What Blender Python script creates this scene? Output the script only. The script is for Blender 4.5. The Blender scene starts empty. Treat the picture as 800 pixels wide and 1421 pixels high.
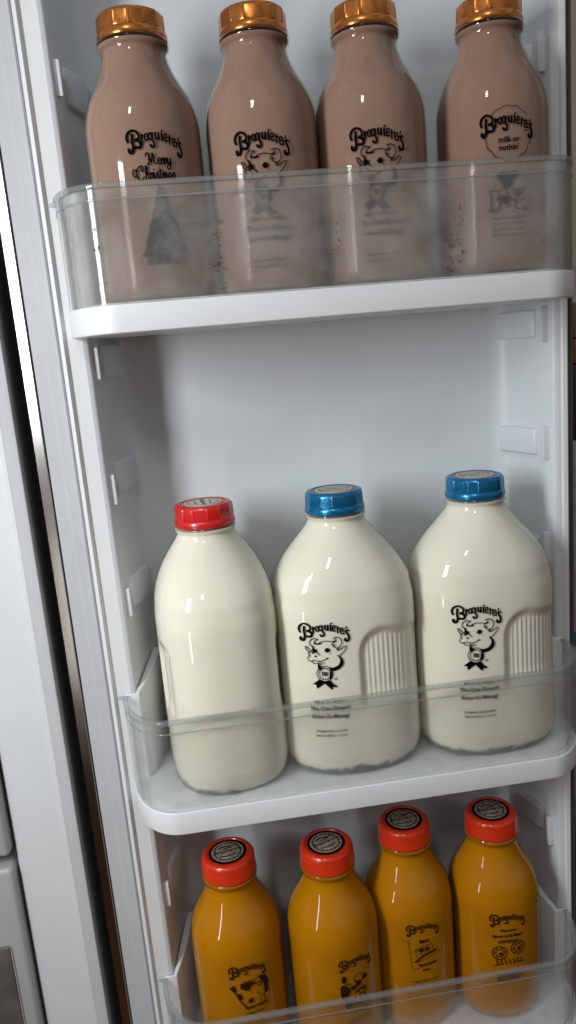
import bpy, bmesh, math, random
from mathutils import Vector, Matrix
from mathutils.geometry import tessellate_polygon
random.seed(7)
sc = bpy.context.scene
COL = sc.collection
MM = 0.001

# ---------------------------------------------------------------- camera
cam_d = bpy.data.cameras.new("camera"); cam = bpy.data.objects.new("camera", cam_d); COL.objects.link(cam)
R_ = Vector((0.9883395, -0.12743071, -0.08334531)); U_ = Vector((0.10797654, 0.2006105, 0.97370247)); F_ = Vector((0.10735965, 0.97134795, -0.21203081))
cam.matrix_world = Matrix(((R_.x, U_.x, -F_.x, -0.06436), (R_.y, U_.y, -F_.y, -0.63356), (R_.z, U_.z, -F_.z, -0.03915), (0, 0, 0, 1)))
cam_d.sensor_fit = 'VERTICAL'; cam_d.sensor_height = 36; cam_d.lens = 27.19
cam_d.clip_start = 0.01; cam_d.clip_end = 100
sc.camera = cam

# ---------------------------------------------------------------- light
world = bpy.data.worlds.new("World"); sc.world = world; world.use_nodes = True
wt = world.node_tree; bg = wt.nodes['Background']
tcw = wt.nodes.new('ShaderNodeTexCoord'); spw = wt.nodes.new('ShaderNodeSeparateXYZ'); rw = wt.nodes.new('ShaderNodeValToRGB')
mpw = wt.nodes.new('ShaderNodeMapRange'); mpw.inputs['From Min'].default_value = -1; mpw.inputs['From Max'].default_value = 1
wt.links.new(tcw.outputs['Generated'], spw.inputs[0]); wt.links.new(spw.outputs['Z'], mpw.inputs['Value'])
wt.links.new(mpw.outputs[0], rw.inputs[0]); wt.links.new(rw.outputs[0], bg.inputs['Color'])
cr = rw.color_ramp   # room seen by the fridge: brown floor below, grey walls around, pale ceiling above
cr.elements[0].position = 0.12; cr.elements[0].color = (.24, .10, .04, 1)
cr.elements[1].position = 0.85; cr.elements[1].color = (.88, .95, 1.0, 1)
e_ = cr.elements.new(.46); e_.color = (.15, .075, .035, 1)
e_ = cr.elements.new(.60); e_.color = (.50, .55, .60, 1)
bg.inputs['Strength'].default_value = 0.47
nzw = wt.nodes.new('ShaderNodeTexNoise'); nzw.inputs['Scale'].default_value = 2.6; nzw.inputs['Detail'].default_value = 1.5
mnw = wt.nodes.new('ShaderNodeMapRange'); mnw.inputs['From Min'].default_value = .38; mnw.inputs['From Max'].default_value = .62; mnw.inputs['To Min'].default_value = .45; mnw.inputs['To Max'].default_value = 1.6
scw = wt.nodes.new('ShaderNodeVectorMath'); scw.operation = 'SCALE'
wt.links.new(tcw.outputs['Generated'], nzw.inputs['Vector']); wt.links.new(nzw.outputs['Fac'], mnw.inputs['Value'])
wt.links.new(rw.outputs[0], scw.inputs[0]); wt.links.new(mnw.outputs[0], scw.inputs['Scale']); wt.links.new(scw.outputs[0], bg.inputs['Color'])

def area_lamp(name, loc, target, sx, sy, power, color):
    d = bpy.data.lights.new(name, 'AREA'); d.shape = 'RECTANGLE'; d.size = sx; d.size_y = sy; d.energy = power; d.color = color
    o = bpy.data.objects.new(name, d); COL.objects.link(o); o.location = loc
    o.rotation_euler = (Vector(target) - Vector(loc)).to_track_quat('-Z', 'Y').to_euler()
    return o
area_lamp("window_light", (-0.56, -0.50, 0.06), (0.05, 0.0, -0.20), 0.13, 0.36, 6.4, (0.95, 0.98, 1.0))
area_lamp("low_window_light", (-0.50, -0.50, -0.42), (0.0, 0.0, -0.58), 0.035, 0.26, 0.75, (1.0, 0.97, 0.92))
area_lamp("ceiling_light", (-0.42, -1.40, 1.05), (0.04, 0.0, -0.2), 0.14, 0.30, 5.6, (1.0, 0.95, 0.88))

sc.view_settings.view_transform = 'Standard'; sc.view_settings.look = 'None'
sc.view_settings.exposure = -0.34; sc.view_settings.gamma = 1.0
sc.render.engine = 'CYCLES'
cy = sc.cycles
cy.transparent_max_bounces = 32; cy.max_bounces = 12; cy.transmission_bounces = 8; cy.diffuse_bounces = 5; cy.glossy_bounces = 5
cy.caustics_reflective = False; cy.caustics_refractive = True; cy.sample_clamp_indirect = 4.0; cy.use_denoising = True

# ---------------------------------------------------------------- materials
def mat(name, color, rough=.4, metallic=0., coat=0., sss=0., sss_rad=(.006, .003, .0015), noise=0., nscale=40., bump=0., bscale=300., spec=.5, emit=None):
    m = bpy.data.materials.new(name); m.use_nodes = True; nt = m.node_tree; b = nt.nodes['Principled BSDF']
    b.inputs['Base Color'].default_value = (*color, 1); b.inputs['Roughness'].default_value = rough; b.inputs['Metallic'].default_value = metallic
    b.inputs['Coat Weight'].default_value = coat; b.inputs['Coat Roughness'].default_value = .04; b.inputs['Specular IOR Level'].default_value = spec
    if sss:
        b.inputs['Subsurface Weight'].default_value = sss; b.inputs['Subsurface Radius'].default_value = sss_rad; b.inputs['Subsurface Scale'].default_value = 1.0
    tc = nt.nodes.new('ShaderNodeTexCoord')
    if noise:
        n = nt.nodes.new('ShaderNodeTexNoise'); n.inputs['Scale'].default_value = nscale; n.inputs['Detail'].default_value = 6
        nt.links.new(tc.outputs['Object'], n.inputs['Vector'])
        r = nt.nodes.new('ShaderNodeMapRange'); r.inputs['From Min'].default_value = .3; r.inputs['From Max'].default_value = .7
        r.inputs['To Min'].default_value = 1 - noise; r.inputs['To Max'].default_value = 1 + noise
        nt.links.new(n.outputs['Fac'], r.inputs['Value'])
        mx = nt.nodes.new('ShaderNodeVectorMath'); mx.operation = 'SCALE'; mx.inputs[0].default_value = color
        nt.links.new(r.outputs[0], mx.inputs['Scale']); nt.links.new(mx.outputs[0], b.inputs['Base Color'])
        r2 = nt.nodes.new('ShaderNodeMapRange'); r2.inputs['To Min'].default_value = max(0, rough - .08); r2.inputs['To Max'].default_value = rough + .08
        nt.links.new(n.outputs['Fac'], r2.inputs['Value']); nt.links.new(r2.outputs[0], b.inputs['Roughness'])
    if bump:
        n2 = nt.nodes.new('ShaderNodeTexNoise'); n2.inputs['Scale'].default_value = bscale; n2.inputs['Detail'].default_value = 3
        nt.links.new(tc.outputs['Object'], n2.inputs['Vector'])
        bp = nt.nodes.new('ShaderNodeBump'); bp.inputs['Strength'].default_value = bump; bp.inputs['Distance'].default_value = .0006
        nt.links.new(n2.outputs['Fac'], bp.inputs['Height']); nt.links.new(bp.outputs[0], b.inputs['Normal'])
    return m

def clear_mat(name, tint=(.97, .98, .975), ior=1.5, rough=.03, haze=0., haze_col=(.7, .7, .68), blur=0., blur_rough=.3, dirt=0., bumpy=0.):
    m = bpy.data.materials.new(name); m.use_nodes = True; nt = m.node_tree; nt.nodes.clear()
    N = nt.nodes.new; L = nt.links.new
    out = N('ShaderNodeOutputMaterial'); tr = N('ShaderNodeBsdfTransparent'); tr.inputs['Color'].default_value = (*tint, 1)
    gl = N('ShaderNodeBsdfGlossy'); gl.inputs['Roughness'].default_value = rough
    fr = N('ShaderNodeFresnel')
    ge = N('ShaderNodeNewGeometry'); ir = N('ShaderNodeMapRange')      # same reflectance from inside and outside (thin clear wall)
    ir.inputs['To Min'].default_value = ior; ir.inputs['To Max'].default_value = 1/ior
    L(ge.outputs['Backfacing'], ir.inputs['Value']); L(ir.outputs[0], fr.inputs['IOR'])
    tc = N('ShaderNodeTexCoord'); body = tr.outputs[0]
    if bumpy:
        nb = N('ShaderNodeTexNoise'); nb.inputs['Scale'].default_value = 45; nb.inputs['Detail'].default_value = 2
        bp = N('ShaderNodeBump'); bp.inputs['Strength'].default_value = bumpy; bp.inputs['Distance'].default_value = .001
        L(tc.outputs['Object'], nb.inputs['Vector']); L(nb.outputs['Fac'], bp.inputs['Height']); L(bp.outputs[0], gl.inputs['Normal']); L(bp.outputs[0], fr.inputs['Normal'])
    if blur:
        rf = N('ShaderNodeBsdfRefraction'); rf.inputs['IOR'].default_value = 1.12; rf.inputs['Roughness'].default_value = blur_rough; rf.inputs['Color'].default_value = (*tint, 1)
        mb = N('ShaderNodeMixShader'); mb.inputs[0].default_value = blur; L(body, mb.inputs[1]); L(rf.outputs[0], mb.inputs[2]); body = mb.outputs[0]
    if haze:
        df = N('ShaderNodeBsdfDiffuse'); df.inputs['Color'].default_value = (*haze_col, 1)
        mh = N('ShaderNodeMixShader'); L(body, mh.inputs[1]); L(df.outputs[0], mh.inputs[2]); body = mh.outputs[0]
        if dirt:
            n = N('ShaderNodeTexNoise'); n.inputs['Scale'].default_value = 25; n.inputs['Detail'].default_value = 8; n.inputs['Roughness'].default_value = .65
            L(tc.outputs['Object'], n.inputs['Vector'])
            r = N('ShaderNodeMapRange'); r.inputs['From Min'].default_value = .38; r.inputs['From Max'].default_value = .72
            r.inputs['To Min'].default_value = haze * .6; r.inputs['To Max'].default_value = haze + dirt
            L(n.outputs['Fac'], r.inputs['Value']); L(r.outputs[0], mh.inputs[0])
        else: mh.inputs[0].default_value = haze
    ms = N('ShaderNodeMixShader'); L(fr.outputs[0], ms.inputs[0]); L(body, ms.inputs[1]); L(gl.outputs[0], ms.inputs[2]); L(ms.outputs[0], out.inputs['Surface'])
    return m

M = {}
M['liner'] = mat('liner_plastic', (.65, .69, .72), .42, noise=.035, nscale=9, bump=.2, bscale=500)
M['flange'] = mat('door_frame_plastic', (.70, .72, .73), .38, noise=.02, nscale=15, bump=.10, bscale=600)
M['gasket'] = mat('gasket_rubber', (.46, .475, .49), .55, noise=.03, nscale=30, bump=.15)
M['dark_gasket'] = mat('dark_gasket_rubber', (.075, .07, .066), .6, noise=.15, nscale=60)
M['steel'] = mat('brushed_steel', (.26, .25, .24), .22, metallic=1., noise=.05, nscale=12)
M['dark'] = mat('cavity_shade', (.10, .088, .078), .6, noise=.3, nscale=30)  # dark tone puts the shade of gaps and handle recess into the colour
M['gap_brown'] = mat('gap_reflection_brown', (.06, .028, .014), .5, noise=.4, nscale=20)  # brown reflection in the gap beside the door, put into the colour
M['cabinet'] = mat('cabinet_plastic', (.58, .60, .615), .25, noise=.03, nscale=10, bump=.1, bscale=400)
M['drawer'] = mat('drawer_plastic', (.36, .365, .36), .35, noise=.04, nscale=15)
M['tray'] = mat('tray_plastic', (.70, .72, .735), .36, noise=.02, nscale=20, bump=.08, bscale=500)
M['floor'] = mat('tray_floor_plastic', (.60, .615, .62), .5, noise=.10, nscale=75, bump=.3, bscale=250)
M['wall'] = mat('painted_wall', (.55, .50, .40), .8, noise=.03)
M['glass'] = clear_mat('bottle_glass', (.99, .995, .99), 1.45, .035, bumpy=.02)
M['choc'] = mat('chocolate_milk', (.285, .175, .130), .5, spec=0., sss=.25, sss_rad=(.004, .002, .001), noise=.03, nscale=25)
M['milk'] = mat('whole_milk', (.79, .76, .64), .5, spec=0., sss=.35, sss_rad=(.006, .004, .0025), noise=.012, nscale=20)
M['juice'] = mat('orange_drink', (.45, .175, .003), .5, spec=0., sss=.2, sss_rad=(.008, .003, .0005), noise=.12, nscale=14)
M['copper_cap'] = mat('copper_foil_cap', (.52, .18, .04), .24, metallic=.85, noise=.15, nscale=90, bump=.12)
M['blue_cap'] = mat('blue_foil_cap', (.012, .17, .36), .25, metallic=.55, noise=.2, nscale=140, bump=.25)
M['red_cap'] = mat('red_plastic_cap', (.55, .013, .012), .28, coat=.3, noise=.06, nscale=60)
M['scarlet_cap'] = mat('scarlet_plastic_cap', (.60, .032, .006), .30, coat=.3, noise=.06, nscale=60)
M['ink'] = mat('black_ink', (.004, .0036, .0035), .7, spec=0.)
M['brown_ink'] = mat('dark_brown_ink', (.035, .012, .003), .6, spec=0.)
M['grey_ink'] = mat('grey_ink', (.13, .13, .12), .5)
M['paper'] = mat('label_paper', (.62, .60, .54), .6, noise=.22, nscale=260)
M['paper_brown'] = mat('mottled_label_paper', (.30, .24, .19), .6, noise=.6, nscale=260)
M['pink_ink'] = mat('pink_label_ring', (.55, .22, .14), .5)
M['medal'] = mat('medal_grey', (.33, .32, .27), .5)
M['guard_face'] = clear_mat('clear_plastic_face', (.985, .99, .985), 1.45, .05, bumpy=.12)
M['guard_top'] = clear_mat('hazy_clear_plastic', (.97, .975, .97), 1.15, .08, haze=.165, haze_col=(.88, .86, .83), blur=.62, blur_rough=.45, dirt=.08, bumpy=.12)
M['guard'] = clear_mat('clear_plastic', (.98, .985, .98), 1.12, .06, haze=.055, haze_col=(.85, .85, .83), blur=.25, blur_rough=.32, dirt=.03, bumpy=.10)
M['rim'] = clear_mat('clear_plastic_rim', (.80, .83, .83), 1.5, .04, haze=.12, haze_col=(.75, .77, .77), bumpy=.15)
M['speck'] = mat('dried_milk_specks', (.12, .07, .04), .7)
M['frost'] = mat('frost_grime', (.15, .16, .17), .8, noise=.4, nscale=300)

# ---------------------------------------------------------------- mesh helpers (mm in, m out)
def build(name, V, F, m, parent=None, smooth=True, angle=40, bevel=0., segs=2):
    me = bpy.data.meshes.new(name); me.from_pydata([(x*MM, y*MM, z*MM) for x, y, z in V], [], F)
    me.materials.append(m)
    bm = bmesh.new(); bm.from_mesh(me)
    bmesh.ops.remove_doubles(bm, verts=bm.verts, dist=1e-7)
    bmesh.ops.recalc_face_normals(bm, faces=bm.faces)
    if bevel:
        ed = [e for e in bm.edges if len(e.link_faces) == 2 and e.calc_face_angle(0) > math.radians(35)]
        bmesh.ops.bevel(bm, geom=ed, offset=bevel*MM, segments=segs, affect='EDGES', profile=.5)
    for f in bm.faces: f.smooth = smooth
    if smooth:
        for e in bm.edges:
            if len(e.link_faces) == 2 and e.calc_face_angle(0) > math.radians(angle): e.smooth = False
    bm.to_mesh(me); bm.free()
    o = bpy.data.objects.new(name, me); COL.objects.link(o)
    if parent: o.parent = parent
    return o

def box(x0, x1, y0, y1, z0, z1):
    V = [(x, y, z) for x in (x0, x1) for y in (y0, y1) for z in (z0, z1)]
    return V, [(0, 1, 3, 2), (4, 6, 7, 5), (0, 4, 5, 1), (2, 3, 7, 6), (0, 2, 6, 4), (1, 5, 7, 3)]
def merge(*parts):
    V, F = [], []
    for v, f in parts:
        n = len(V); V += v; F += [tuple(i+n for i in q) for q in f]
    return V, F
def prism(poly, z0, z1):
    n = len(poly); V = [(x, y, z0) for x, y in poly] + [(x, y, z1) for x, y in poly]
    F = [(i, (i+1) % n, n+(i+1) % n, n+i) for i in range(n)] + [tuple(range(n-1, -1, -1)), tuple(range(n, 2*n))]
    return V, F
def ribbon_wall(path, t, z0, z1):
    """closed wall of thickness t following an open xy path; offset to the left of travel"""
    n = len(path); off = []
    for i in range(n):
        a = path[max(0, i-1)]; b = path[min(n-1, i+1)]; d = Vector((b[0]-a[0], b[1]-a[1])).normalized()
        off.append((path[i][0]-d.y*t, path[i][1]+d.x*t))
    poly = list(path)+off[::-1]
    V = [(x, y, z0) for x, y in poly]+[(x, y, z1) for x, y in poly]; m = len(poly); F = []
    for i in range(m): F.append((i, (i+1) % m, m+(i+1) % m, m+i))
    for i in range(n-1):
        j = m-1-i
        F.append((i, i+1, j-1, j)); F.append((m+i, m+j, m+j-1, m+i+1))
    return V, F

def empty(name, loc, rz=0.):
    o = bpy.data.objects.new(name, None); COL.objects.link(o); o.location = [c*MM for c in loc]; o.rotation_euler = (0, 0, rz); o.empty_display_size = .02
    return o
def tag(o, label, cat, group=None):
    o['label'] = label; o['category'] = cat
    if group: o['group'] = group

# ---------------------------------------------------------------- 2-D drawing for printed marks
def smooth_line(P, k=6):
    if len(P) < 3: return [Vector(p) for p in P]
    P = [Vector(p) for p in P]; Q = [P[0]*2-P[1]]+P+[P[-1]*2-P[-2]]; out = []
    for i in range(1, len(Q)-2):
        a, b, c, d = Q[i-1:i+3]
        for s in range(k):
            t = s/k
            out.append(.5*((2*b)+(c-a)*t+(2*a-5*b+4*c-d)*t*t+(3*b-a-3*c+d)*t*t*t))
    out.append(P[-1]); return out
class Art:
    """2-D shapes in mm (x right, y up), later laid on a bottle's surface"""
    def __init__(s): s.V = []; s.F = []
    def tri(s, pts, faces):
        n = len(s.V); s.V += [(p[0], p[1]) for p in pts]; s.F += [tuple(i+n for i in f) for f in faces]
    def stroke(s, P, w, w1=None, k=6):
        L = smooth_line(P, k); n = len(L); w1 = w if w1 is None else w1; pts = []; fs = []
        for i, p in enumerate(L):
            d = (L[min(n-1, i+1)]-L[max(0, i-1)]);
            d = d.normalized() if d.length > 1e-9 else Vector((1, 0))
            h = (w+(w1-w)*i/(n-1))/2; nn = Vector((-d.y, d.x))*h
            pts += [p+nn, p-nn]
        for i in range(n-1): fs.append((2*i, 2*i+1, 2*i+3, 2*i+2))
        s.tri(pts, fs)
        s.dot(L[0], w/2); s.dot(L[-1], w1/2)
    def dot(s, c, rx, ry=None, n=14):
        ry = rx if ry is None else ry
        s.tri([(c[0], c[1])]+[(c[0]+rx*math.cos(2*math.pi*i/n), c[1]+ry*math.sin(2*math.pi*i/n)) for i in range(n)], [(0, 1+i, 1+(i+1) % n) for i in range(n)])
    def ring(s, c, rx, ry, w, n=26):
        s.stroke([(c[0]+rx*math.cos(2*math.pi*i/n), c[1]+ry*math.sin(2*math.pi*i/n)) for i in range(n+1)], w, k=1)
    def poly(s, P):
        P3 = [Vector((p[0], p[1], 0)) for p in P]
        s.tri(P, [tuple(t) for t in tessellate_polygon([P3])])
    def text(s, body, size, x, y, bold=0., xs=1., shear=0., rot=0., align='CENTER'):
        cu = bpy.data.curves.new('t', 'FONT'); cu.body = body; cu.size = size; cu.align_x = align; cu.offset = bold; cu.shear = shear; cu.resolution_u = 3
        ob = bpy.data.objects.new('t', cu); COL.objects.link(ob)
        me = bpy.data.meshes.new_from_object(ob.evaluated_get(bpy.context.evaluated_depsgraph_get()))
        c, sn = math.cos(rot), math.sin(rot)
        s.tri([(x+v.co.x*xs*c-v.co.y*sn, y+v.co.x*xs*sn+v.co.y*c) for v in me.vertices], [tuple(p.vertices) for p in me.polygons])
        bpy.data.objects.remove(ob); bpy.data.curves.remove(cu); bpy.data.meshes.remove(me)
    def place(s, art, dx, dy, k=1.):
        n = len(s.V); s.V += [(x*k+dx, y*k+dy) for x, y in art.V]; s.F += [tuple(i+n for i in f) for f in art.F]

# a sketch grid whose axes lean like the writing was copied, converted to upright mm
A_, B_, C_, D_ = 1.6547, -.1219, -.2176, -1.5695
DET = A_*D_-B_*C_
def up(px, py, ox=375, oy=210, sc_=8.889):
    dx, dy = (px-ox)/sc_, (py-oy)/sc_
    return ((D_*dx-B_*dy)/DET, (-C_*dx+A_*dy)/DET)
def U(*pts): return [up(*p) for p in pts]
W = 1/12.6
def logo():
    a = Art(); S = lambda w, *p, w1=None: a.stroke(U(*p), w*W, None if w1 is None else w1*W)
    S(20, (92, 262), (78, 225), (92, 180), (135, 152), (178, 158), (206, 185), (205, 215), (172, 236))
    S(24, (172, 236), (212, 246), (226, 272), (212, 300), (172, 302))
    S(22, (138, 190), (136, 240), (146, 300), (140, 345), (118, 360), (98, 345), (98, 325)); a.dot(up(106, 338), 14*W)
    S(17, (238, 180), (243, 250)); S(13, (243, 205), (252, 188), (264, 190))
    a.ring(up(288, 196), 15*W, 28*W, 14*W)
    a.ring(up(328, 184), 16*W, 28*W, 14*W); S(18, (349, 155), (350, 215), (368, 245), (364, 275), (340, 282), (324, 266)); a.dot(up(332, 270), 12*W)
    S(17, (381, 145), (382, 182), (393, 200), (409, 190), (413, 142)); S(17, (413, 142), (418, 204))
    S(18, (446, 140), (452, 208)); a.dot(up(449, 118), 10*W)
    S(14, (476, 182), (502, 168), (494, 142), (474, 152), (473, 188), (487, 212), (508, 203))
    S(17, (528, 154), (533, 226)); S(12, (531, 184), (545, 168), (558, 176))
    S(14, (570, 208), (594, 195), (588, 168), (569, 178), (566, 214), (579, 240), (598, 234))
    S(13, (636, 150), (630, 176))
    S(14, (668, 200), (648, 190), (636, 212), (652, 238), (668, 268), w1=22); S(22, (668, 268), (668, 308), (645, 326), (622, 312), (624, 296)); a.dot(up(632, 312), 13*W)
    S(12, (606, 200), (612, 240)); S(10, (608, 216), (620, 198), (630, 204))
    return a
def cow_head():
    a = Art(); S = lambda w, *p, w1=None: a.stroke(U(*p), w*W, None if w1 is None else w1*W)
    S(9, (240, 425), (205, 402), (200, 365), (220, 335), (255, 318), (297, 326)); S(8, (297, 326), (262, 345), (252, 378), (262, 388))
    S(14, (260, 370), (268, 385)); S(16, (288, 382), (328, 372)); S(8, (305, 372), (340, 348), (400, 336), (470, 336), (498, 326))
    S(9, (474, 296), (520, 282), (562, 298), (582, 345), (560, 395), (520, 412), (482, 396), (462, 370), (474, 348), (508, 328), (498, 300))
    S(12, (480, 372), (495, 386)); S(11, (545, 408), (530, 440)); S(8, (520, 412), (535, 440), (575, 425))
    S(9, (205, 505), (165, 468), (153, 430), (180, 440), (216, 480)); S(9, (566, 428), (602, 400), (636, 386), (638, 412), (602, 462), (560, 502), (530, 506))
    a.dot(up(266, 470), 19*W, 22*W); S(16, (232, 415), (248, 455), (238, 502)); S(9, (285, 488), (322, 516)); S(10, (236, 450), (225, 480))
    a.dot(up(408, 447), 24*W, 26*W); S(12, (378, 452), (440, 442)); S(6, (440, 478), (450, 488))
    S(7, (212, 490), (186, 512), (202, 540), (180, 570), (196, 602), (226, 606)); a.dot(up(270, 535), 11*W); a.dot(up(196, 536), 7*W)
    S(8, (226, 596), (262, 586), (300, 592), (352, 582), (400, 552)); a.dot(up(408, 548), 10*W)
    S(8, (228, 600), (250, 624), (300, 620), (330, 634))
    for k in range(5): S(5, (300+k*18, 596+k*2), (330+k*12, 640-k*6))
    a.poly(U((535, 508), (565, 512), (590, 540), (608, 580), (600, 625), (560, 668), (505, 696), (455, 702), (425, 662), (490, 655), (540, 628), (562, 590), (566, 555)))
    a.poly(U((298, 618), (322, 645), (352, 664), (345, 690), (306, 700), (297, 660)))
    a.poly(U((318, 818), (382, 842), (444, 818), (486, 862), (530, 884), (522, 902), (480, 894), (468, 938), (380, 862), (292, 940), (280, 890), (240, 888)))
    a.ring(up(382, 742), 82*W, 84*W, 8*W); a.ring(up(382, 742), 58*W, 58*W, 5*W); a.poly(U((440, 690), (470, 720), (466, 790), (436, 812)))
    for dx in (-24, -6, 12, 28): S(12, (378+dx, 722), (382+dx, 764))
    for i in range(14):
        t = i*2*math.pi/14; S(7, (382+70*math.cos(t), 742+72*math.sin(t)), (382+70*math.cos(t+.22), 742+72*math.sin(t+.22)))
    a.ring(up(513, 797), 11*W, 11*W, 5*W); a.dot(up(513, 797), 5*W)
    return a
def script(a, words, x, y, s, w):
    """monoline cursive; tiny stroke alphabet, x-height 1"""
    G = {'M': (2.2, [[(.0, .1), (.25, .0), (.5, 1.6), (.75, .2), (1.25, 1.8), (1.5, .2), (1.9, .1)], [(-.35, 1.3), (-.1, 1.8), (.35, 1.7), (.5, 1.5)]]),
         'C': (1.7, [[(1.4, 1.6), (1.0, 2.0), (.2, 1.6), (.0, .8), (.3, .05), (.9, -.05), (1.4, .4)], [(1.4, 1.6), (1.25, 1.2), (1.0, 1.3), (1.0, 1.6)], [(.2, 1.2), (-.5, 1.5), (-.8, .9), (-.3, .4), (.1, .8)]]),
         'e': (.75, [[(.0, .4), (.5, .6), (.4, 1.), (.1, .8), (.1, .2), (.4, 0), (.7, .2)]]), 'r': (.7, [[(.1, 0), (.1, .95), (.3, .8), (.5, .95), (.5, .3), (.7, .1)]]),
         'y': (.9, [[(.1, 1), (.1, .3), (.35, .1), (.6, .4), (.65, 1), (.6, -.3), (.2, -.9), (-.2, -.5), (.3, -.1), (.9, .2)]]),
         'h': (.9, [[(.1, 0), (.15, 1.9), (.4, 1.7), (.15, .6), (.45, 1.), (.6, .8), (.6, .1), (.9, .1)]]), 'i': (.45, [[(.1, 1), (.1, .2), (.4, .1)], [(.12, 1.4), (.16, 1.5)]]),
         's': (.7, [[(.0, .2), (.35, 1.05), (.5, .5), (.4, .05), (.1, .1)], [(.4, .05), (.7, .2)]]), 't': (.6, [[(.2, 1.7), (.18, .2), (.35, 0), (.6, .2)], [(-.1, 1.15), (.55, 1.25)]]),
         'm': (1.2, [[(.05, 0), (.1, 1), (.1, .5), (.35, 1), (.45, .7), (.45, 0)], [(.45, .5), (.7, 1), (.85, .7), (.85, .1), (1.1, .1)]]), 'a': (.85, [[(.6, .9), (.2, .9), (.05, .4), (.3, 0), (.6, .4), (.62, .95), (.62, .2), (.85, .1)]])}
    cx = x
    for ch in words:
        adv, st = G[ch]
        for q in st: a.stroke([(cx+px*s*.8, y+py*s) for px, py in q], w, k=5)
        cx += adv*s*.8

def slogan(a, y, s=2.55):
    a.text("MILK SO FRESH", 3.6, 0, y+6.6, .04, 1.05); a.text("The Cow Doesn't", 5.2, 0, y, .13, .86); a.text("Know It's Missing!", 5.2, 0, y-7.2, .13, .80)
def address(a, y, s=2.3):
    a.text("FARM FRESH DAIRY", 2.9, 0, y, .02, 1.05); a.text("MONTEBELLO, CALIF.", 2.7, 0, y-4, .02)

def art_cow(logo_y, gal):
    a = Art(); a.place(logo(), 0, logo_y); a.place(cow_head(), 0, logo_y)
    slogan(a, logo_y-(71 if gal else 61)); address(a, logo_y-(91 if gal else 83)); return a
def art_christmas(ly):
    a = Art(); a.place(logo(), 0, ly)
    script(a, 'Merry', -7.0, ly-16, 4.1, .95); script(a, 'Christmas', -15.5, ly-26, 4.5, .95)
    r = random.Random(3); b = Art()
    top = ly-31; base = top-46
    for k in range(520):
        t = r.random()**.62; y = top-t*(top-base); hw = 1.0+17.5*t*(.78+.22*((t*5) % 1.0)); x = r.uniform(-hw, hw)
        l = r.uniform(1.0, 2.6); sg = 1 if x > 0 else -1
        b.stroke([(x, y), (x+sg*l*.8, y-l*.75)], r.uniform(.7, 1.5), .5, k=1)
    for k in range(40):
        t = k/39; hw = 17.5*t*(.8+.2*((t*5) % 1.0))
        for sg in (-1, 1): b.stroke([(sg*hw*.9, top-t*46), (sg*(hw+1.3), top-t*46-1.6)], 1.1, .4, k=1)
    a.place(b, 0, 0)
    for k in range(4): a.dot((r.uniform(-8, 8), base+r.uniform(-2, 8)), 2.6, 2)
    a.poly([(-2, base), (2, base), (2.4, base-6), (-2.4, base-6)])
    for x0, w_, h_ in ((-15, 6, 6), (-8, 5, 4.5), (4, 6, 5), (11, 5, 7)):
        a.stroke([(x0, base-6), (x0+w_, base-6), (x0+w_, base-6+h_), (x0, base-6+h_), (x0, base-6)], .8, k=1); a.stroke([(x0+w_/2, base-6), (x0+w_/2, base-6+h_)], .9)
        a.stroke([(x0, base-6+h_/2), (x0+w_, base-6+h_/2)], .8)
    return a
def art_bubble(ly):
    a = Art(); a.place(logo(), 0, ly)
    n = 13; P = []
    for i in range(n*6+1):
        t = 2*math.pi*i/(n*6); rr = 1+.055*abs(math.sin(t*n/2))
        if abs(16.8*math.cos(t)) < 30: P.append((17.2*rr*math.cos(t)+.5, ly-7+18*rr*math.sin(t)))
    up_ = [p for p in P if p[1] > ly+4.5]; lo = [p for p in P if p[1] < ly-5]
    a.stroke(up_, .45, k=1); a.stroke(lo, .55, k=1); a.stroke([(8, ly-24.5), (8.5, ly-29), (11, ly-23)], .5, k=1)
    a.text("milk or", 5.4, .5, ly-13, .16); a.text("nothin'", 5.4, .5, ly-18.5, .16)
    y = ly-38
    a.poly([(-9, y+3), (-5, y+5), (3, y+4), (6, y+6), (9, y+3), (4, y-1), (3, y-6), (-3, y-8), (-6, y-2)])
    for k in range(4): a.stroke([(-13+k*6, y-10), (-13+k*6, y-21)], 1.0)
    a.stroke([(-14, y-8), (13, y-8)], 1.2); a.stroke([(-14, y-22), (14, y-22)], 1.2); a.stroke([(-10, y-15), (-2, y-13), (6, y-17), (13, y-14)], 1.1)
    a.dot((-4, y-15), 3.2, 2.6); a.dot((8, y-11), 3, 2)
    for k, tx in enumerate(("THE COW DOESN'T", "KNOW IT'S MISSING!", "FARM FRESH DAIRY", "MONTEBELLO, CALIF.")): a.text(tx, 2.5, 0, y-29-k*4, .07, 1.1)
    return a
def art_spotted_cow(ly):
    a = Art(); a.place(logo(), 0, ly, .86); y = ly-14
    a.poly([(-18, y-2), (-14, y+.5), (-12, y-5), (-14, y-8)]); a.stroke([(-18, y-2), (-13, y-8), (-10, y-16), (-5, y-24), (-3, y-27)], 1.1)
    a.poly([(-13, y-10), (-9, y-9), (-7, y-15), (-10, y-16)])
    a.poly([(-8, y+1), (4, y+.5), (7, y-2), (1, y-4), (-1, y-8), (-5, y-6), (-8, y-4)])
    a.poly([(9, y+4), (16, y+3), (19, y-4), (18, y-16), (14, y-17), (14, y-6)]); a.ring((10, y-4), 2, 2, 1.0)
    a.stroke([(-6, y+2), (4, y+2), (10, y+4)], .7); a.poly([(-2, y-17), (2, y-16), (2, y-21), (-2, y-21)])
    a.stroke([(13, y-16), (14, y-25)], .8); a.stroke([(6, y-12), (10, y-16), (9, y-24)], .6)
    a.text("FARM FRESH", 3.4, 5, y-27, .16, 1.15); a.text("Orange Drink", 3., 3, y-33, .08); address(a, y-44)
    return a
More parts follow.
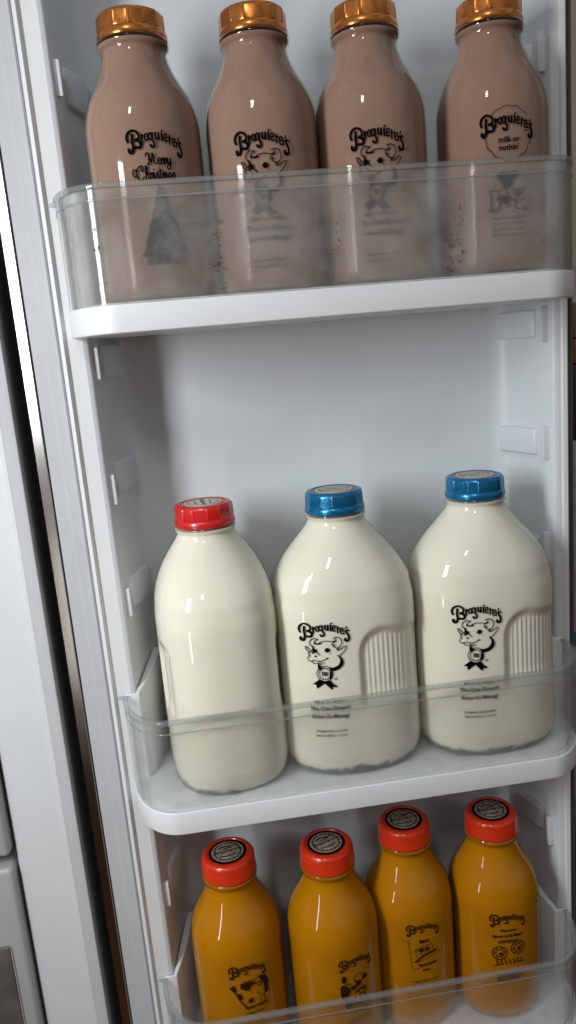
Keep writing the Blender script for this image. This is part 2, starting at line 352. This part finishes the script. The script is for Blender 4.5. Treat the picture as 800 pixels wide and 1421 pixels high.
def art_figure(ly):
    a = Art(); a.place(logo(), 0, ly, .82); y = ly-16
    a.dot((-13, y+1), 2.2, 3.8); a.poly([(-17, y-6), (-14, y-4), (-8, y-9), (-8, y-14), (-12, y-19), (-16, y-20), (-17, y-12)])
    a.stroke([(-12, y-4), (-7, y-6), (-5, y-12)], .9); a.dot((-4, y-10), 3.2, 2); a.dot((1, y-8), 3, 2); a.dot((8, y-3), 2.8, 2.4)
    a.ring((2, y-2), 5, 4.5, .7); a.stroke([(-2, y-4), (3, y-6), (9, y-4)], 1.4); a.stroke([(-3, y-16), (3, y-14), (8, y-16)], 1.6); a.ring((5, y-16), 4, 4, .8)
    for k in range(5): a.stroke([(-13+k*5, y-20), (-12+k*5, y-31)], 1.3)
    a.stroke([(-12, y-30), (13, y-30)], 1.5); a.dot((-10, y-28), 3.4, 3)
    a.text("FARM FRESH", 3., 6, y-37, .12, 1.2); address(a, y-46)
    return a
def art_carton(ly):
    a = Art(); a.place(logo(), 0, ly, .80); y = ly-14
    a.text("Real", 4.6, 0, y-1, .34, 1.1)
    a.stroke([(-15, y+3), (-14, y-12), (-12, y-30)], .5, k=2); a.stroke([(-12, y-30), (12, y-26)], .5, k=2)
    a.stroke([(-9, y-8), (8, y-4), (10, y-17), (-6, y-22), (-9, y-8)], .7, k=1); a.dot((-3, y-9), 3, 1.8); a.dot((3, y-8), 2.6, 1.6); a.ring((0, y-12), 4, 2.5, .7)
    a.stroke([(-9, y-21), (0, y-15), (12, y-12)], 2.0); a.text("Farm Fresh", 3.6, 3, y-26, .22, 1.1, rot=.06); a.text("Dairy", 3.4, 1, y-32, .18); address(a, y-44)
    return a
def art_locals(ly):
    a = Art(); a.place(logo(), 0, ly, .86); y = ly-12
    a.text("Famous", 3.8, 0, y-1, .16, 1.3); a.text("Farmed & Made", 3.8, 0, y-7, .20, 1.25); a.text("LOCALLY", 4., 0, y-13, .24, 1.15)
    for cx, cy_ in ((-9, y-24), (9, y-20)):
        a.ring((cx, cy_), 7, 7, .9); a.ring((cx, cy_), 4.2, 4, .8); a.dot((cx+1, cy_-1), 1.8)
        for k in range(6): a.stroke([(cx+7*math.cos(k), cy_+7*math.sin(k)), (cx+4*math.cos(k+.5), cy_+4*math.sin(k+.5))], .6)
    for k in range(7): a.stroke([(-12+k*4, y-31), (-11+k*4, y-37)], 1.0)
    a.stroke([(-14, y-38), (14, y-36)], 1.0); a.poly([(-12, y-48), (12, y-47), (13, y-52), (8, y-56), (-11, y-57)])
    return a

# ---------------------------------------------------------------- bottles
def interp(T, z, k):
    if z <= T[0][0]: return T[0][k]
    for a, b in zip(T, T[1:]):
        if z <= b[0]:
            t = (z-a[0])/(b[0]-a[0]); return a[k]+(b[k]-a[k])*t
    return T[-1][k]
# z, half width, half depth, roundness exponent
QUART = [(0, 37, 37, 2.15), (1.2, 39.5, 39.5, 2.15), (4, 41.6, 41.6, 2.2), (9, 42.6, 42.6, 2.2), (16, 42.8, 42.8, 2.2), (118, 42.8, 42.8, 2.2), (125, 42.5, 42.5, 2.18), (131, 41.6, 41.6, 2.15), (137, 40.1, 40.1, 2.12), (143, 37.8, 37.8, 2.1), (148, 35.2, 35.2, 2.06), (153, 32.3, 32.3, 2.03), (158, 29.6, 29.6, 2), (163, 27.2, 27.2, 2), (168, 25.3, 25.3, 2), (173, 24, 24, 2), (177, 23.6, 23.6, 2), (178, 24.3, 24.3, 2), (179, 26.2, 26.2, 2), (181.5, 26.6, 26.6, 2), (183.3, 26.2, 26.2, 2), (184, 23, 23, 2), (190, 22.6, 22.6, 2)]
HALF = [(0, 50, 42, 2.5), (1.5, 54, 46, 2.5), (5, 58, 49, 2.55), (11, 61, 51, 2.6), (20, 62.5, 52, 2.65), (142, 62.5, 52, 2.65), (150, 62.1, 51.8, 2.6), (158, 60.8, 51, 2.5), (166, 59.4, 50, 2.5), (175, 55.2, 47.6, 2.45), (184, 49.6, 44.3, 2.35), (193, 42.8, 40, 2.2), (201, 36, 35, 2.08), (208, 30.2, 30.2, 2), (213, 26.4, 26.6, 2), (217, 24.6, 24.6, 2), (218.5, 24.6, 24.6, 2), (219.5, 26.2, 26.2, 2), (222, 26.7, 26.7, 2), (223.8, 26.2, 26.2, 2), (224.5, 23, 23, 2), (230, 22.6, 22.6, 2)]
GRIP = [62., 5.]
def grip(x, z, deep):
    """hand grip pressed into front and back of the half gallon: depth in mm"""
    if x < 0 or z < 50 or z > 150: return 0.
    hi = 104+31*math.sqrt(max(0, 1-(max(0, 25-x)/25)**2))-max(0, x-25)*.22
    lo = 56.
    def ss(t): t = max(0, min(1, t)); return t*t*(3-2*t)
    m_ = ss((x-1)/8.)*ss((hi-z)/11.)*ss((z-lo)/24.)*ss((GRIP[0]-x)/GRIP[1])
    rib = 1.0*(.5-.5*math.cos(2*math.pi*x/4.3))*ss((hi-9-z)/4.)*ss((z-lo-8)/8.)*ss((x-7)/3.)
    return m_*deep-rib*m_
def section(T, z, th, inset=0., gal=False):
    a = interp(T, z, 1)-inset; b = interp(T, z, 2)-inset; n = interp(T, z, 3)
    c, s = math.cos(th), math.sin(th); r = (abs(c)**n+abs(s)**n)**(-1/n)
    x, y = a*r*c, b*r*s
    if gal:
        g = grip(x, z, 4.6)
        if g: y -= math.copysign(min(g, abs(y)*.9), y)
    return x, y
def shell(T, z0, z1, inset, nseg, gal, step=3.):
    zs = []
    zz = sorted(set([t[0] for t in T]))
    for a, b in zip(zz, zz[1:]):
        k = max(1, int((b-a)/step));
        for j in range(k): zs.append(a+(b-a)*j/k)
    zs.append(zz[-1]); zs = [z for z in zs if z0 < z < z1]; zs = [z0]+zs+[z1]
    V = []; F = []
    for i, z in enumerate(zs):
        zq = z
        for j in range(nseg):
            # more columns towards the faces of the wide bottle
            th = 2*math.pi*j/nseg
            if gal: th = th-.16*math.sin(2*th)*0
            x, y = section(T, zq, th, inset, gal); V.append((x, y, z))
    for i in range(len(zs)-1):
        for j in range(nseg):
            F.append((i*nseg+j, i*nseg+(j+1) % nseg, (i+1)*nseg+(j+1) % nseg, (i+1)*nseg+j))
    nb = len(V); V.append((0, 0, zs[0]+(0 if inset else 3))); V.append((0, 0, zs[-1])); top = (len(zs)-1)*nseg
    for j in range(nseg):
        F.append((nb, (j+1) % nseg, j)); F.append((nb+1, top+j, top+(j+1) % nseg))
    return V, F
def front_y(T, x, z):
    a = interp(T, z, 1); b = interp(T, z, 2); n = interp(T, z, 3)
    t = min(.999, abs(x)/a); return -b*(1-t**n)**(1/n)
def decal(T, art, name, m, parent, arc):
    """lay flat art on the bottle's front, 0.3 mm off the glass"""
    V = []
    for x, z in art.V:
        if arc:
            R = 42.8; xx = R*math.sin(max(-1.5, min(1.5, x/R)))
        else: xx = x
        y = front_y(T, xx, z); V.append((xx*1.004, y-.35, z))
    return build(name, V, art.F, m, parent, smooth=False)

def make_cap(parent, H, style):
    n = 196; hgt = 18.5; mcap = {'copper': M['copper_cap'], 'blue': M['blue_cap'], 'red': M['red_cap'], 'scarlet': M['scarlet_cap']}[style]
    if style == 'scarlet': prof = [(24.6, 0, 0), (25.4, .5, 0), (25.4, 2.4, 0), (25.1, 3.4, .5), (24.7, hgt-4.5, 1), (24.2, hgt-2.4, 1), (22.8, hgt-.8, .5), (21.0, hgt, 0), (19.4, hgt-.1, 0), (18.9, hgt-.8, 0)]
    else: prof = [(24.6, 0, 0), (25.5, .5, 0), (25.8, 1.8, 0), (25.6, 4.2, 0), (24.9, 5.8, 0), (24.6, 6.2, 0), (24.7, 7.0, 1), (24.4, hgt-3.6, 1), (24.0, hgt-2.0, 1), (23.0, hgt-.7, .5), (21.2, hgt, 0), (19.4, hgt-.1, 0), (18.9, hgt-.8, 0)]
    V = []; F = []
    for r, z, k in prof:
        for j in range(n):
            t = 2*math.pi*j/n; ph = (t*14/(2*math.pi)) % 1.0
            rr = r+k*(.5 if ph < .06 else -0.12*math.cos(2*math.pi*(ph-.5)))*(1.0 if style != 'scarlet' else .3)
            V.append((rr*math.cos(t), rr*math.sin(t), H-hgt+z))
    for i in range(len(prof)-1):
        for j in range(n): F.append((i*n+j, i*n+(j+1) % n, (i+1)*n+(j+1) % n, (i+1)*n+j))
    c = len(V); V.append((0, 0, H-.8)); top = (len(prof)-1)*n
    for j in range(n): F.append((c, top+j, top+(j+1) % n))
    c = len(V); V.append((0, 0, H-hgt))
    for j in range(n): F.append((c, (j+1) % n, j))
    cap = build('cap', V, F, mcap, parent, angle=28)
    # printed disc on the cap
    def disc(name, r, z, m, par=cap):
        V = [(0, 0, z)]+[(r*math.cos(2*math.pi*j/48), r*math.sin(2*math.pi*j/48), z) for j in range(48)]
        V += [(x, y, z-.3) for x, y, _ in V[1:]]
        F = [(0, 1+j, 1+(j+1) % 48) for j in range(48)]+[(1+j, 49+j, 49+(j+1) % 48, 1+(j+1) % 48) for j in range(48)]
        return build(name, V, F, m, par)
    if style == 'scarlet':
        disc('cap_label_ring', 17.6, H-.35, M['ink']); d = disc('cap_label', 15.0, H-.15, M['paper_brown'])
        a = Art(); r = random.Random(11)
        a.text("Broguiere's", 5.2, 0, -1, .1, 1.0)
        for k in range(18):
            t = k*2*math.pi/18; a.stroke([(12.4*math.cos(t), 12.4*math.sin(t)), (12.4*math.cos(t+.2), 12.4*math.sin(t+.2))], 1.3)
        a.stroke([(-7, 6), (-2, 8), (3, 6), (8, 7)], 1.5); a.stroke([(-8, -6), (-1, -7), (6, -6)], 1.4); a.stroke([(-4, 4), (4, 4.5)], 1.0)
        ink = M['ink']
    else:
        disc('cap_label_ring', 17.6, H-.35, M['pink_ink'] if style != 'copper' else M['grey_ink']); d = disc('cap_label', 15.6, H-.15, M['paper'])
        a = Art(); a.text("Broguiere's", 5.4, 0, -1.5, .16, 1.0); a.stroke([(-7, 5.5), (0, 6.5), (7, 5.5)], 1.3); a.stroke([(-6, -6), (0, -7), (6, -6)], 1.3)
        for k in range(22):
            t = k*2*math.pi/22; a.stroke([(13*math.cos(t), 13*math.sin(t)), (13*math.cos(t+.14), 13*math.sin(t+.14))], 1.0)
        ink = M['grey_ink']
    build('printing', [(x, y, H+.05) for x, y in a.V], a.F, ink, cap, smooth=False)
    return cap

def base_frost(T, parent, seed, amount=1.):
    """grey frost and grime clinging round the foot of the bottle"""
    r = random.Random(seed); V = []; F = []
    n = 420
    for k in range(n):
        th = r.uniform(math.pi*1.02, math.pi*1.98); z = abs(r.gauss(0, 3.4))+.5; s = r.uniform(.3, 1.6)*amount
        x, y = section(T, z, th); L = math.hypot(x, y); x *= 1+.5/L; y *= 1+.5/L; tx, ty = -y/L, x/L
        i = len(V); m_ = 6
        V.append((x, y, z))
        for j in range(m_):
            q = j*2*math.pi/m_; rr = s*r.uniform(.5, 1.2); V.append((x+tx*rr*1.8*math.cos(q), y+ty*rr*1.8*math.cos(q), max(.2, z+rr*.8*math.sin(q))))
        F += [(i, i+1+j, i+1+(j+1) % m_) for j in range(m_)]
    return build('base_frost', V, F, M['frost'], parent, smooth=False)

def bottle(name, loc, rz, T, H, style, drink, art, label, cat, group, gal=False, flat_print=False):
    e = empty(name, loc, rz); tag(e, label, cat, group)
    ns = 420 if gal else 128
    v, f = shell(T, 0, T[-1][0], 0, ns, gal, 2.2 if gal else 3.); g = build('glass', v, f, M['glass'], e, angle=70)
    v, f = shell(T, 2.0, T[-1][0]-9, .9 if gal else 1.1, ns, gal, 2.2 if gal else 3.); build(drink[0], v, f, drink[1], e, angle=70)
    make_cap(e, H, style)
    if art: decal(T, art, 'printing', M['brown_ink'] if style == 'scarlet' else M['ink'], e, not flat_print)
    return e

HQ, HG = 201.6, 241.75
ZT, ZM, ZB = 0., -404.8, -695.0
D2 = math.radians
GC = 'chocolate milk bottles on the top shelf'; GM = 'half gallon milk bottles on the middle shelf'; GO = 'orange drink bottles on the bottom shelf'
bottle('milk_bottle', (-79.1, 0, ZT), D2(12), QUART, HQ, 'copper', ('chocolate_milk', M['choc']), art_christmas(108), 'chocolate milk bottle with copper cap and Merry Christmas print, leftmost on the top shelf', 'bottle', GC)
bottle('milk_bottle', (10.1, 0, ZT), D2(-7), QUART, HQ, 'copper', ('chocolate_milk', M['choc']), art_cow(104, False), 'chocolate milk bottle with cow head print standing beside the Merry Christmas bottle', 'bottle', GC)
bottle('milk_bottle', (94.5, 0, ZT), D2(-7), QUART, HQ, 'copper', ('chocolate_milk', M['choc']), art_cow(102.5, False), 'chocolate milk bottle with cow head print standing beside the speech bubble bottle', 'bottle', GC)
bottle('milk_bottle', (192.5, 0, ZT), D2(-6), QUART, HQ, 'copper', ('chocolate_milk', M['choc']), art_bubble(106), 'chocolate milk bottle with copper cap and speech bubble print reading milk or nothin\'', 'bottle', GC)
MC = (M['milk'])
GRIP[:] = [44., 16.]
b = bottle('milk_bottle', (-64.5, 11, ZM), D2(-84), HALF, HG, 'red', ('milk', MC), None, 'white milk bottle with red cap, unprinted side facing out', 'bottle', GM, True); base_frost(HALF, b, 1)
GRIP[:] = [62., 5.]
b = bottle('milk_bottle', (46.9, 7, ZM), 0, HALF, HG, 'blue', ('milk', MC), None, 'white milk bottle with blue cap standing next to the red capped bottle', 'bottle', GM, True); base_frost(HALF, b, 2, 1.5)
A = art_cow(0, True)
def shift(a, dx, dy):
    q = Art(); q.place(a, dx, dy); return q
decal(HALF, shift(A, -24.5, 135), 'printing', M['ink'], b, False)
b = bottle('milk_bottle', (171.2, 5, ZM), 0, HALF, HG, 'blue', ('milk', MC), None, 'white milk bottle with blue cap at the right end of the middle shelf', 'bottle', GM, True); base_frost(HALF, b, 3, 1.3)
decal(HALF, shift(A, -20, 135), 'printing', M['ink'], b, False)
bottle('orange_drink_bottle', (-76.9, 8, ZB), D2(9), QUART, HQ, 'scarlet', ('orange_drink', M['juice']), art_spotted_cow(109), 'orange drink bottle with scarlet cap and spotted cow print, leftmost on the bottom shelf', 'bottle', GO)
bottle('orange_drink_bottle', (14.5, -1, ZB), D2(18), QUART, HQ, 'scarlet', ('orange_drink', M['juice']), art_figure(105), 'orange drink bottle with a dark figure printed under the dairy name', 'bottle', GO)
bottle('orange_drink_bottle', (93.4, 16, ZB), D2(3), QUART, HQ, 'scarlet', ('orange_drink', M['juice']), art_carton(114), 'orange drink bottle with a thick black swoosh across its print', 'bottle', GO)
bottle('orange_drink_bottle', (178, 9.5, ZB), D2(-3), QUART, HQ, 'scarlet', ('orange_drink', M['juice']), art_locals(114), 'orange drink bottle with two round figures in its print, rightmost on the bottom shelf', 'bottle', GO)

# ---------------------------------------------------------------- fridge door
fridge = empty('refrigerator', (43, 0, -230)); tag(fridge, 'white refrigerator with its door open, filling the photo behind the bottles', 'refrigerator')
def dz(vf): return [(x-43, y, z+230) for x, y, z in vf[0]], vf[1]
def arc(cx, cy, r, a0, a1, n=8): return [(cx+r*math.cos(D2(a0+(a1-a0)*i/n)), cy+r*math.sin(D2(a0+(a1-a0)*i/n))) for i in range(n+1)]
Z0, Z1 = -860, 340
inner = [(-144.5, 9)]+arc(-143.5, 13, 3.5, -100, -10, 4)[1:]+[(-134, 40), (-128.5, 60), (-123.5, 72), (-115, 80), (-102, 84)]+[(216, 84), (229, 80), (236, 71), (239.5, 58), (242, 40)]+arc(249.5, 13, 3.5, 190, 280, 4)[:-1]+[(250.5, 9)]
V = [(x, y, Z0) for x, y in inner]+[(x, y, Z1) for x, y in inner]; n = len(inner); F = [(i, i+1, n+i+1, n+i) for i in range(n-1)]
V2 = [(-160, 96, Z0), (258, 96, Z0), (-160, 96, Z1), (258, 96, Z1), (-146, 18, Z0), (-146, 18, Z1), (252, 18, Z0), (252, 18, Z1)]
k = len(V); V += V2; F += [(k, k+1, k+3, k+2), (k, k+4, k+5, k+2), (k+1, k+6, k+7, k+3), (0, k+4, k+5, n), (n-1, k+6, k+7, 2*n-1)]
door = build('door', *dz((V, F)), M['liner'], fridge, angle=50)
# raised frame bordering the liner
fl = [(-162.7, 20), (-162.7, 8), (-161.5, 5.7), (-159.3, 5.4), (-157.8, 6.8), (-157, 8.6), (-155.6, 8.8), (-144.5, 8.9), (-144.4, 20)]
build('door_frame', *dz(prism(fl, Z0, Z1)), M['flange'], door, angle=50)
fr = [(250.4, 20), (250.5, 8.9), (253, 8.8), (254.2, 6.8), (257.6, 6.4), (259.2, 8), (259.3, 20)]
build('door_frame', *dz(prism(fr, Z0, Z1)), M['flange'], door, angle=50)
gl_ = [(-186, 24), (-186, 14.5), (-184.8, 13.2), (-175, 13), (-173.8, 11), (-165.2, 10.8), (-164, 12.2), (-164, 24)]
build('gasket', *dz(prism(gl_, Z0, Z1)), M['gasket'], door, angle=35)
build('gasket', *dz(prism([(260.4, 26), (260.4, 12), (262, 9.6), (264.6, 10.5), (265.4, 14), (265.4, 26)], Z0, Z1)), M['dark_gasket'], door, angle=35)
build('edge_trim', *dz(prism([(-196.5, 60), (-196.3, 16), (-195.2, 14), (-187.6, 12.2), (-186.9, 13.5), (-186.9, 60)], Z0, Z1)), M['steel'], door, angle=30)
build('door_back', *dz(box(-194, 263, 98, 116, Z0, Z1)), M['dark'], door, bevel=2)

# shelf brackets moulded in the liner
def bracket_left(zc, zb):
    build('bracket', *dz(box(-143, -134.8, 15, 20, zb-13, zb+13)), M['liner'], door, bevel=1.2)
    P = [(-141, 32), (-134.2, 32), (-131.5, 36), (-121, 66), (-121, 72), (-132, 72)]
    build('bracket', *dz(prism(P, zc-14, zc+14)), M['liner'], door, bevel=2.0, segs=3)
def bracket_right(zc, zb):
    build('bracket', *dz(box(239.5, 250, 16, 22, zb-15, zb+15)), M['liner'], door, bevel=1.2)
    P = [(248, 34), (241, 34), (238.2, 37), (232, 60), (228, 72), (225, 76), (227, 88), (246, 80)]
    build('bracket', *dz(prism(P, zc-12, zc+12)), M['liner'], door, bevel=2.0, segs=3)
for zc, zb in ((168, 169), (-41, -42), (-139, -146), (-241, -245), (-530, -534)): bracket_left(zc, zb)
for zc, zb in ((172, 172), (-40, -41), (-145, -144), (-246, -241), (-530, -534)): bracket_right(zc, zb)

# ---------------------------------------------------------------- bins
def bin_outline(inset=0., y_end=5.):
    xl, xr, yf = -151.+inset, 253.-inset, -56.5+inset; rx = 42-inset; ry = 61.5-inset
    P = [(xl, y_end)]+[(xl+rx+rx*math.cos(D2(t)), yf+ry+ry*math.sin(D2(t))) for t in [180+90*i/18 for i in range(19)]]
    P += [(xr-rx+rx*math.cos(D2(t)), yf+ry+ry*math.sin(D2(t))) for t in [270+90*i/18 for i in range(19)]]+[(xr, y_end)]
    return P
def make_bin(z, label, gmat, cat='door bin'):
    e = empty('door_bin', (51, 0, z)); tag(e, label, cat, 'clear fronted bins hung on the fridge door')
    off = lambda vf: ([(x-51, y, zz) for x, y, zz in vf[0]], vf[1])
    o = bin_outline(0, 7.2)
    body = o+[(246, 7.2), (241, 22), (236, 60), (226, 76), (-112, 76), (-124, 60), (-136.5, 22), (-141, 7.2)]
    build('tray', *off(prism(body, -22, -2)), M['tray'], e, bevel=1.0, segs=3)
    inn = bin_outline(7, 7)+[(236, 7.5), (228, 58), (220, 72), (-106, 72), (-116, 58), (-130, 7.5)]
    build('tray_floor', *off(prism(inn, -1.9, -.2)), M['floor'], e, bevel=.5)
    v, f = ribbon_wall(bin_outline(1.2, 5), 2.0, -1.95, 75.9)
    g = build('guard', *off((v, f)), M['guard_face'], e, angle=50)
    g.data.materials.append(gmat)
    np_ = len(bin_outline(1.2, 5))
    inner_set = {(round(x-51, 2), round(y, 2)) for x, y, zz in v[np_:2*np_]}
    for p in g.data.polygons:
        if all((round(g.data.vertices[i].co.x*1000, 2), round(g.data.vertices[i].co.y*1000, 2)) in inner_set for i in p.vertices): p.material_index = 1
    rim = merge(ribbon_wall(bin_outline(-.2, 5), 4.4, 76, 79.4), ribbon_wall(bin_outline(.3, 5), .85, 67.6, 69.2))
    build('rim', *off(rim), M['rim'], e, angle=50, bevel=.3)
    # end arms that hook on the brackets
    for s in (0, 1):
        if s == 0: base = [(-149, 5.3), (-137.5, 5.3), (-128, 30), (-118, 68), (-125.5, 68), (-136.4, 22), (-140.5, 7), (-149, 7)]
        else: base = [(251, 5.3), (240, 5.3), (232, 30), (224, 68), (231.5, 68), (240.2, 22), (244.5, 7), (251, 7)]
        m_ = len(base); V = [(x, y, -1.8) for x, y in base]
        V += [(x, y, 80+max(0, y-6)*.27) for x, y in base]
        F = [(i, (i+1) % m_, m_+(i+1) % m_, m_+i) for i in range(m_)]+[tuple(range(m_)), tuple(range(2*m_-1, m_-1, -1))]
        build('side_arm', *off((V, F)), M['tray'], e, bevel=.8)
    return e
bt = make_bin(ZT, 'top door bin with hazy clear front holding the chocolate milk', M['guard_top'])
bmid = make_bin(ZM, 'middle door bin with clear front holding the three white milk bottles', M['guard'])
bbot = make_bin(ZB, 'bottom door bin with clear rim in front of the orange bottles', M['guard'])
# dried specks inside the top guard
r = random.Random(5); V = []; F = []
for cx, n_ in ((-35, 26), (-33, 14), (53, 16), (138, 40), (143, 24), (-118, 10)):
    for k in range(n_):
        x = cx+r.gauss(0, 3.2)-51; z = r.uniform(2, 52) if n_ != 40 else r.uniform(2, 30); s = abs(r.gauss(.3, .4))+.15; i = len(V)
        V.append((x, -55.5, z))
        for j in range(6): V.append((x+s*r.uniform(.6, 1.3)*math.cos(j), -55.5, z+s*r.uniform(.6, 1.6)*math.sin(j)))
        F += [(i, i+1+j, i+1+(j+1) % 6) for j in range(6)]
sp = build('specks', V, F, M['speck'], bt, smooth=False); sp['kind'] = 'stuff'

# ---------------------------------------------------------------- cabinet beside the door
cp = [(-206.5, 90), (-206.3, 9), (-207, 7.4), (-209, 6.6), (-214.5, 6), (-217, 5.2), (-219, 6.2), (-221, 9), (-242, 14), (-262, 20), (-268, 26), (-269, 90)]
cab = build('cabinet', *dz(prism(cp, Z0, Z1)), M['cabinet'], fridge, angle=40)
build('cabinet_back', *dz(box(-420, -264, 120, 130, Z0, Z1)), M['dark'], cab)
build('gap_reflection_panel', *dz(box(-214, -195, 130, 140, Z0, Z1)), M['gap_brown'], cab)  # added panel whose dark brown stands in for a reflection in the gap
for z0, z1, lb in ((-470, -250, 'upper'), (-790, -482, 'lower')):
    d = empty('drawer', (-330, 5, (z0+z1)/2)); tag(d, 'grey crisper drawer edge above the drawer gap at the far left' if lb == 'upper' else 'grey crisper drawer with dark handle slot at the lower left corner', 'drawer', 'fridge drawers')
    zc = (z0+z1)/2
    dd = lambda vf: ([(x+330, y-5, z-zc) for x, y, z in vf[0]], vf[1])
    build('drawer_front', *dd(box(-400, -270.8, 14, 90, z0, z1)), M['drawer'], d, bevel=5, segs=4)
    if lb == 'lower': build('handle_slot_shade', *dd(box(-390, -284, 12.8, 17, -690, -560)), M['dark'], d, bevel=4, segs=3)  # raised dark block; its colour stands in for shade inside the handle recess

# ---------------------------------------------------------------- glimpse of the room at the right edge
wl = build('wall', *box(300, 1500, 420, 430, -1100, 900), M['wall']); wl['kind'] = 'structure'
stack = [('storage_box', -60, -21, (.20, .10, .06), 'brown box at the top of the stack beyond the door'),
         ('storage_box', -88, -61, (.20, .07, .02), 'orange box in the stack beyond the door'),
         ('storage_box', -174, -89, (.02, .02, .02), 'black box in the stack beyond the door'),
         ('storage_box', -409, -175, (.42, .42, .43), 'pale grey printed box in the stack beyond the door'),
         ('storage_box', -425, -410, (.01, .16, .42), 'thin blue box under the pale grey box beyond the door'),
         ('storage_box', -632, -426, (.36, .36, .37), 'large grey box in the middle of the stack beyond the door'),
         ('storage_box', -676, -633, (.01, .17, .45), 'blue box near the bottom of the stack beyond the door'),
         ('storage_box', -1000, -677, (.05, .05, .055), 'dark box at the bottom of the stack beyond the door')]
for nm, z0, z1, c, lb in stack:
    o = build(nm, *([(x, y, z) for x, y, z in box(-70, 70, -40, 40, z0+.4, z1)[0]], box(0, 1, 0, 1, 0, 1)[1]), mat('card_'+str(abs(z0)), c, .5, noise=.25, nscale=60), None, bevel=1.5)
    # move the mesh so the object's origin is the box's base
    for v in o.data.vertices: v.co.z -= z0*MM
    o.location = (.433, .240, z0*MM); tag(o, lb, 'box', 'boxes stacked beyond the door')
